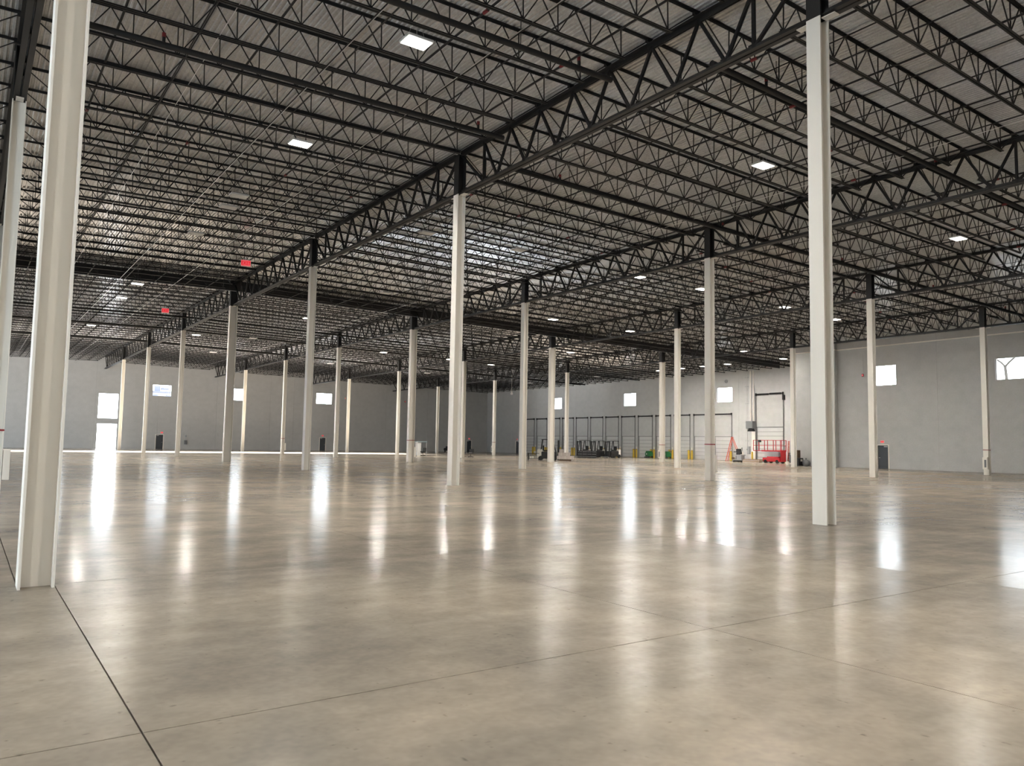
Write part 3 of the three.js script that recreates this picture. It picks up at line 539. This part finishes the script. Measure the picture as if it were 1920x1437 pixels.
{ // saw cart
  const t = thing('saw_cart', 'low metal cart loaded with a grey chop saw by the riser', 'cart', [73.2, 0, 48.3]);
  part(t, 'tray', rbox(0.9, 0.1, 1.4, 0, 0.28, 0, 0.02), M.grey);
  for (const [x, z] of [[-0.38, -0.55], [0.38, -0.55], [-0.38, 0.55], [0.38, 0.55]]) part(t, 'wheel', cyl(0.11, 0.07, 0, 0, 0, 14).rotateZ(Math.PI / 2).translate(x, 0.11, z), M.rubber);
  part(t, 'saw_table', merge([box(0.6, 0.5, 0.7, 0, 0.58, 0.1), box(0.8, 0.05, 1.1, 0, 0.85, 0)]), M.steel);
  part(t, 'saw_head', merge([rbox(0.3, 0.3, 0.5, 0, 1.08, 0.1, 0.08), box(0.08, 0.1, 0.9, 0, 1.2, -0.4)]), M.plastic);
  part(t, 'blade_guard', cyl(0.24, 0.05, 0, 0, 0, 20).rotateZ(Math.PI / 2).translate(0, 1.0, 0.35), M.cream);
}
{ // hand truck with a folded red ladder, then the goods by the pilaster
  const t = thing('hand_truck', 'black hand truck with pale wheels by the broad white column', 'hand truck', [69.75, 0, 39.35], 0.3);
  part(t, 'frame', merge([bar(v3(-0.2, 0.15, 0), v3(-0.2, 1.25, 0.12), 0.05), bar(v3(0.2, 0.15, 0), v3(0.2, 1.25, 0.12), 0.05), ...[0.4, 0.7, 1.0, 1.22].map((y) => bar(v3(-0.2, y, 0.08), v3(0.2, y, 0.08), 0.04))]), M.plastic);
  part(t, 'load', rbox(0.36, 0.8, 0.26, 0, 0.62, 0.24, 0.1), M.panelGrey);
  part(t, 'toe_plate', box(0.45, 0.02, 0.3, 0, 0.04, 0.18), M.steel);
  for (const x of [-0.28, 0.28]) part(t, 'wheel', cyl(0.19, 0.09, 0, 0, 0, 18).rotateZ(Math.PI / 2).translate(x, 0.19, 0), M.cream);
  const l = thing('leaning_ladder', 'narrow red ladder standing upright behind the hand truck', 'ladder', [70.9, 0, 40.2], 0.3);
  for (const x of [-0.17, 0.17]) part(l, 'rail', bar(v3(x, 0, 0), v3(x, 2.5, 0.12), 0.04, 0.07), M.ladderRed);
  for (let k = 1; k < 8; k++) part(l, 'rung', bar(v3(-0.17, k * 0.31, k * 0.015), v3(0.17, k * 0.31, k * 0.015), 0.035), M.ladderRed);
  const b = thing('milk_crate', 'black crate with white labels beside the white column by the right wall', 'crate', [67.35, 0, 36.55]);
  part(b, 'crate_body', rbox(0.75, 0.78, 0.75, 0, 0.39, 0, 0.04), M.plastic); part(b, 'label_sheet', merge([box(0.01, 0.2, 0.3, -0.38, 0.55, 0), box(0.3, 0.2, 0.01, 0.05, 0.55, 0.38)]), M.cream);
  const c = thing('cardboard_carton', 'tall brown carton stacked on the black crate by the right wall', 'carton', [67.3, 0.79, 36.6]); part(c, 'carton_body', rbox(0.46, 0.76, 0.46, 0, 0.38, 0, 0.01), M.brown); part(c, 'tape', box(0.47, 0.77, 0.06, 0, 0.38, 0), M.cardboard);
  const g = thing('trash_bag', 'dark slumped bag on the floor next to the black crate', 'bag', [67.6, 0, 35.8]); const s = new THREE.SphereGeometry(0.4, 20, 14).scale(0.9, 0.85, 1); { const p = s.attributes.position; for (let q = 0; q < p.count; q++) { const y = Math.max(-0.3, p.getY(q)), f = 1 + 0.1 * Math.sin(p.getX(q) * 19 + p.getZ(q) * 13); p.setXYZ(q, p.getX(q) * f, y, p.getZ(q) * f); } s.computeVertexNormals(); } part(g, 'sack', s.translate(0, 0.3, 0), M.panelGrey); part(g, 'knot', cyl(0.05, 0.16, 0, 0.7, 0, 10, 0.09), M.panelGrey);
}
function forklift(label, pos, turn, group, tall = 2.3) {
  const t = thing('forklift', label, 'forklift', pos, turn, group);
  part(t, 'chassis', rbox(1.05, 0.75, 1.6, 0, 0.55, 0, 0.08), M.plastic);
  part(t, 'counterweight', rbox(1.05, 0.95, 0.55, 0, 0.72, 1.0, 0.16), M.cream);
  part(t, 'seat', merge([rbox(0.5, 0.14, 0.5, 0, 1.02, 0.35, 0.05), rbox(0.5, 0.55, 0.14, 0, 1.3, 0.62, 0.06)]), M.rubber);
  const posts = []; for (const x of [-0.45, 0.45]) posts.push(bar(v3(x, 0.9, -0.7), v3(x, tall, -0.4), 0.07), bar(v3(x, 1.1, 0.85), v3(x, tall, 0.7), 0.07));
  part(t, 'guard_posts', merge(posts), M.plastic);
  part(t, 'overhead_guard', merge([box(1.04, 0.06, 0.08, 0, tall, -0.45), box(1.04, 0.06, 0.08, 0, tall, 0.75), ...[-0.48, -0.24, 0, 0.24, 0.48].map((x) => box(0.06, 0.06, 1.2, x, tall, 0.15))]), M.plastic);
  const mast = part(t, 'mast', merge([box(0.12, tall - 0.1, 0.14, -0.35, tall / 2, -1.0), box(0.12, tall - 0.1, 0.14, 0.35, tall / 2, -1.0), box(0.8, 0.1, 0.1, 0, tall - 0.15, -1.0), box(0.8, 0.1, 0.1, 0, 0.5, -1.05)]), M.plastic);
  for (const x of [-0.25, 0.25]) part(mast, 'fork', box(0.12, 0.05, 1.05, x, 0.12, -1.55), M.steel);
  for (const [x, z, r] of [[-0.5, -0.6, 0.3], [0.5, -0.6, 0.3], [-0.48, 0.85, 0.24], [0.48, 0.85, 0.24]]) part(t, 'wheel', cyl(r, 0.2, 0, 0, 0, 18).rotateZ(Math.PI / 2).translate(x, r, z), M.rubber);
  part(t, 'steering_wheel', new THREE.TorusGeometry(0.17, 0.02, 8, 18).rotateX(-0.9).translate(0, 1.2, -0.35), M.rubber);
  return t;
}
for (const [x, z] of [[70.2, 72.6], [71.3, 70.9], [72.4, 69.2]]) forklift('black forklift with pale counterweight parked in the row behind the crates', [x, 0, z], Math.PI / 2 + 0.1, 'parked forklifts');
{
  const cg = merge([rbox(0.58, 0.31, 0.58, 0, 0.16, 0, 0.03)]), wall_ = merge([...[-0.18, 0, 0.18].flatMap((x) => [box(0.1, 0.06, 0.012, x, 0.17, 0.295), box(0.012, 0.06, 0.1, -0.295, 0.17, x)])]);
  for (let r = 0; r < 3; r++) for (let q = 0; q < 4; q++) {
    const c = thing('plastic_crate', 'black plastic crate with pale slots in the stack before the forklifts', 'crate', [66.2 + q * 0.42, r * 0.325, 68.7 - q * 0.46], -0.74, 'stacked black crates');
    part(c, 'crate_body', cg, M.plastic); part(c, 'slots', wall_, M.grey);
  }
}
{ // forklift with the wrapped cartons beside the broad column
  forklift('single black forklift standing behind the broad white column', [50.6, 0, 55.4], -2.3, undefined, 2.2);
  const p = thing('pallet', 'dark pallet under the pale cartons', 'pallet', [51.7, 0, 54.0], -0.72);
  for (let k = 0; k < 5; k++) part(p, 'deck_board', box(0.2, 0.025, 1.3, -0.52 + k * 0.26, 0.135, 0), M.brown);
  for (const z of [-0.55, 0, 0.55]) part(p, 'bearer', box(1.25, 0.12, 0.12, 0, 0.06, z), M.brown);
  const q = [[0, 0, 0, 0.62], [0.62, 0, 0, 0.6], [-0.6, 0, 0, 0.58], [0.2, 0.36, 0, 0.6], [-0.42, 0.36, 0, 0.62], [-0.4, 0.72, 0, 0.45]];
  for (const [a, y, , w] of q) { const c = thing('wrapped_carton', 'pale carton in the pile on the dark pallet', 'carton', [51.7 + a * 0.74, 0.15 + y, 54.0 - a * 0.66], -0.72, 'cartons on the pallet'); part(c, 'carton_body', rbox(w, 0.35, 0.9, 0, 0.175, 0, 0.02), M.wrap); part(c, 'tape', box(0.06, 0.353, 0.904, 0, 0.175, 0), M.cream); }
}
{ // work table
  const t = thing('work_table', 'dark-framed work table on the floor before the dock doors', 'table', [49.25, 0, 56.35], -0.72);
  part(t, 'table_top', box(1.25, 0.05, 0.7, 0, 0.72, 0), M.plastic); part(t, 'lower_shelf', box(1.15, 0.04, 0.6, 0, 0.16, 0), M.plastic);
  for (const [x, z] of [[-0.57, -0.3], [0.57, -0.3], [-0.57, 0.3], [0.57, 0.3]]) part(t, 'leg', box(0.06, 0.7, 0.06, x, 0.35, z), M.plastic);
  for (const [lab, x, w, h, y] of [['white roll lying on the dark work table', -0.35, 0.24, 0.12, 0.745], ['pale box standing on the dark work table', 0.15, 0.2, 0.2, 0.745], ['pale bundle on the lower shelf of the work table', -0.2, 0.4, 0.22, 0.18]]) { const b = thing('table_item', lab, 'box', [49.25 + x * 0.75, y, 56.35 - x * 0.66], -0.72); part(b, 'item_body', rbox(w, h, 0.22, 0, h / 2, 0, 0.03), M.cream); part(b, 'band', box(0.04, h + 0.004, 0.224, 0, h / 2, 0), M.grey); }
}
for (const [lab, x, z, r] of [['black task chair standing alone beyond the red-striped column', 46.45, 75.8, 0.5], ['black task chair pulled up beside the brown stand', 48.6, 67.95, 2.2]]) {
  const t = thing('task_chair', lab, 'chair', [x, 0, z], r);
  part(t, 'seat', rbox(0.55, 0.14, 0.52, 0, 0.5, 0, 0.06), M.plastic); part(t, 'backrest', rbox(0.54, 0.5, 0.14, 0, 0.74, 0.26, 0.06), M.plastic); part(t, 'gas_column', cyl(0.04, 0.36, 0, 0.28, 0, 10), M.plastic);
  for (let k = 0; k < 5; k++) { const a = k * 1.2566; part(t, 'base_arm', bar(v3(0, 0.12, 0), v3(0.3 * Math.cos(a), 0.08, 0.3 * Math.sin(a)), 0.05), M.plastic); part(t, 'caster', new THREE.SphereGeometry(0.045, 10, 8).translate(0.3 * Math.cos(a), 0.045, 0.3 * Math.sin(a)), M.rubber); }
}
{
  const s = thing('wooden_stand', 'slim brown stand on a flat foot next to a task chair', 'stand', [49.28, 0, 70.6]); part(s, 'foot', box(0.4, 0.06, 0.4, 0, 0.03, 0), M.brown); part(s, 'post', box(0.1, 1.0, 0.1, 0, 0.55, 0), M.wood); part(s, 'top_plate', box(0.24, 0.03, 0.24, 0, 1.06, 0), M.brown);
  const b = thing('workstation', 'pale blue workstation top on a grey pedestal behind the red-striped column', 'desk', [47.1, 0, 77.2]); part(b, 'top', box(1.4, 0.06, 0.8, -0.2, 1.75, 0), std({ color: rgb(0.35, 0.47, 0.5), roughness: 0.5 })); part(b, 'pedestal', box(0.5, 1.72, 0.6, -0.6, 0.86, 0), M.frame); part(b, 'side_post', box(0.06, 1.72, 0.06, 0.42, 0.86, 0.3), M.grey);
  const k = thing('compressor', 'small dark machine against the far wall beside a column', 'machine', [71.5, 0, 112.6]); part(k, 'tank', cyl(0.26, 1.0, 0, 0, 0, 16).rotateZ(Math.PI / 2).translate(0, 0.45, 0), M.plastic); part(k, 'motor', rbox(0.5, 0.35, 0.4, 0.1, 0.85, 0, 0.05), M.plastic); part(k, 'foot', merge([box(0.1, 0.22, 0.4, -0.35, 0.11, 0), box(0.1, 0.22, 0.4, 0.35, 0.11, 0)]), M.plastic);
}
for (const [lab, x, z] of [['dark green ride-on scrubber before the dock doors beside a column', 80.75, 66.9], ['dark green walk-behind scrubber between two dock doors', 80.9, 70.6]]) {
  const t = thing('floor_scrubber', lab, 'floor scrubber', [x, 0, z], 1.57);
  part(t, 'body', rbox(0.75, 0.6, 1.0, 0, 0.5, 0, 0.12), M.green); part(t, 'tank_lid', rbox(0.66, 0.2, 0.7, 0, 0.88, -0.05, 0.08), M.green); part(t, 'brush_deck', cyl(0.42, 0.14, 0, 0.1, -0.4, 20), M.plastic); part(t, 'badge', box(0.2, 0.16, 0.02, 0, 0.55, -0.51), M.cream);
  for (const s of [-0.34, 0.34]) part(t, 'wheel', cyl(0.14, 0.08, 0, 0, 0, 14).rotateZ(Math.PI / 2).translate(s, 0.14, 0.3), M.rubber);
  part(t, 'handle', tube([v3(-0.25, 0.8, 0.45), v3(-0.25, 1.0, 0.62), v3(0.25, 1.0, 0.62), v3(0.25, 0.8, 0.45)], 0.02), M.rubber);
}

// ------------------------------------------------------------------ outside, seen through the panes
{
  const g = structure('ground'); part(g, 'yard', box(460, 0.2, 460, 30, -0.36, -40), M.ground);
  const n = thing('neighbour_house', 'bluish building seen through the window beside the glazed entrance', 'building', [30, 0, 150]);
  part(n, 'house_wall', box(16, 10.6, 8, 2, 5.1, -4), M.facade); part(n, 'roof_band', box(16.4, 0.25, 8.4, 2, 10.5, -4), M.facadeBlue); part(n, 'dormer', merge([box(1.1, 1.0, 1, -0.9, 11.1, -1)]), M.facadeBlue); part(n, 'roof_box', box(1.3, 0.4, 1, 0.5, 11.1, -1), M.facadeBlue);
  for (let k = 0; k < 5; k++) part(n, 'house_window', box(0.9, 1.2, 0.06, -3.6 + k * 2.3, 9.3, 0.02), M.facadeBlue);
  const t = thing('bare_tree', 'bare forked tree outside the long window in the right wall', 'tree', [79, -0.26, 22.2]);
  part(t, 'trunk', tube([v3(0, 0, 0.3), v3(0, 5, 0.2), v3(0, 8.8, 0.1), v3(0, 10, 0)], 0.14, 20, 8), M.bark);
  for (const q of [[[0, 10, 0], [0, 10.4, -0.3], [0, 10.85, -0.85], [0.1, 11.6, -1.4]], [[0, 10, 0], [0, 10.4, 0.35], [0, 10.8, 0.8], [0, 11.4, 1.3]], [[0, 7.5, 0.15], [0.3, 8.4, 1.2], [0.2, 9.6, 2.2], [0, 10.6, 2.9]], [[0.2, 9.6, 2.2], [0.3, 9.7, 2.9], [0.3, 9.9, 3.6]], [[0, 6.4, 0.2], [-0.4, 7.4, -1], [-0.2, 8.8, -2]]]) part(t, 'branch', tube(q.map((p) => v3(...p)), 0.1, 14, 6), M.bark);
  const b = thing('warehouse_outside', 'long pale warehouse across the yard outside the left wall', 'building', [-50, 0, 22]);
  part(b, 'outer_wall', box(16, 15, 118, 0, 7.2, 0), M.outside); part(b, 'parapet', box(16.4, 0.5, 118.4, 0, 14.9, 0), M.facadeWhite);
}

scene.traverse((o) => { if (o.isMesh) { o.castShadow = true; o.receiveShadow = true; } });
renderer.render(scene, camera);
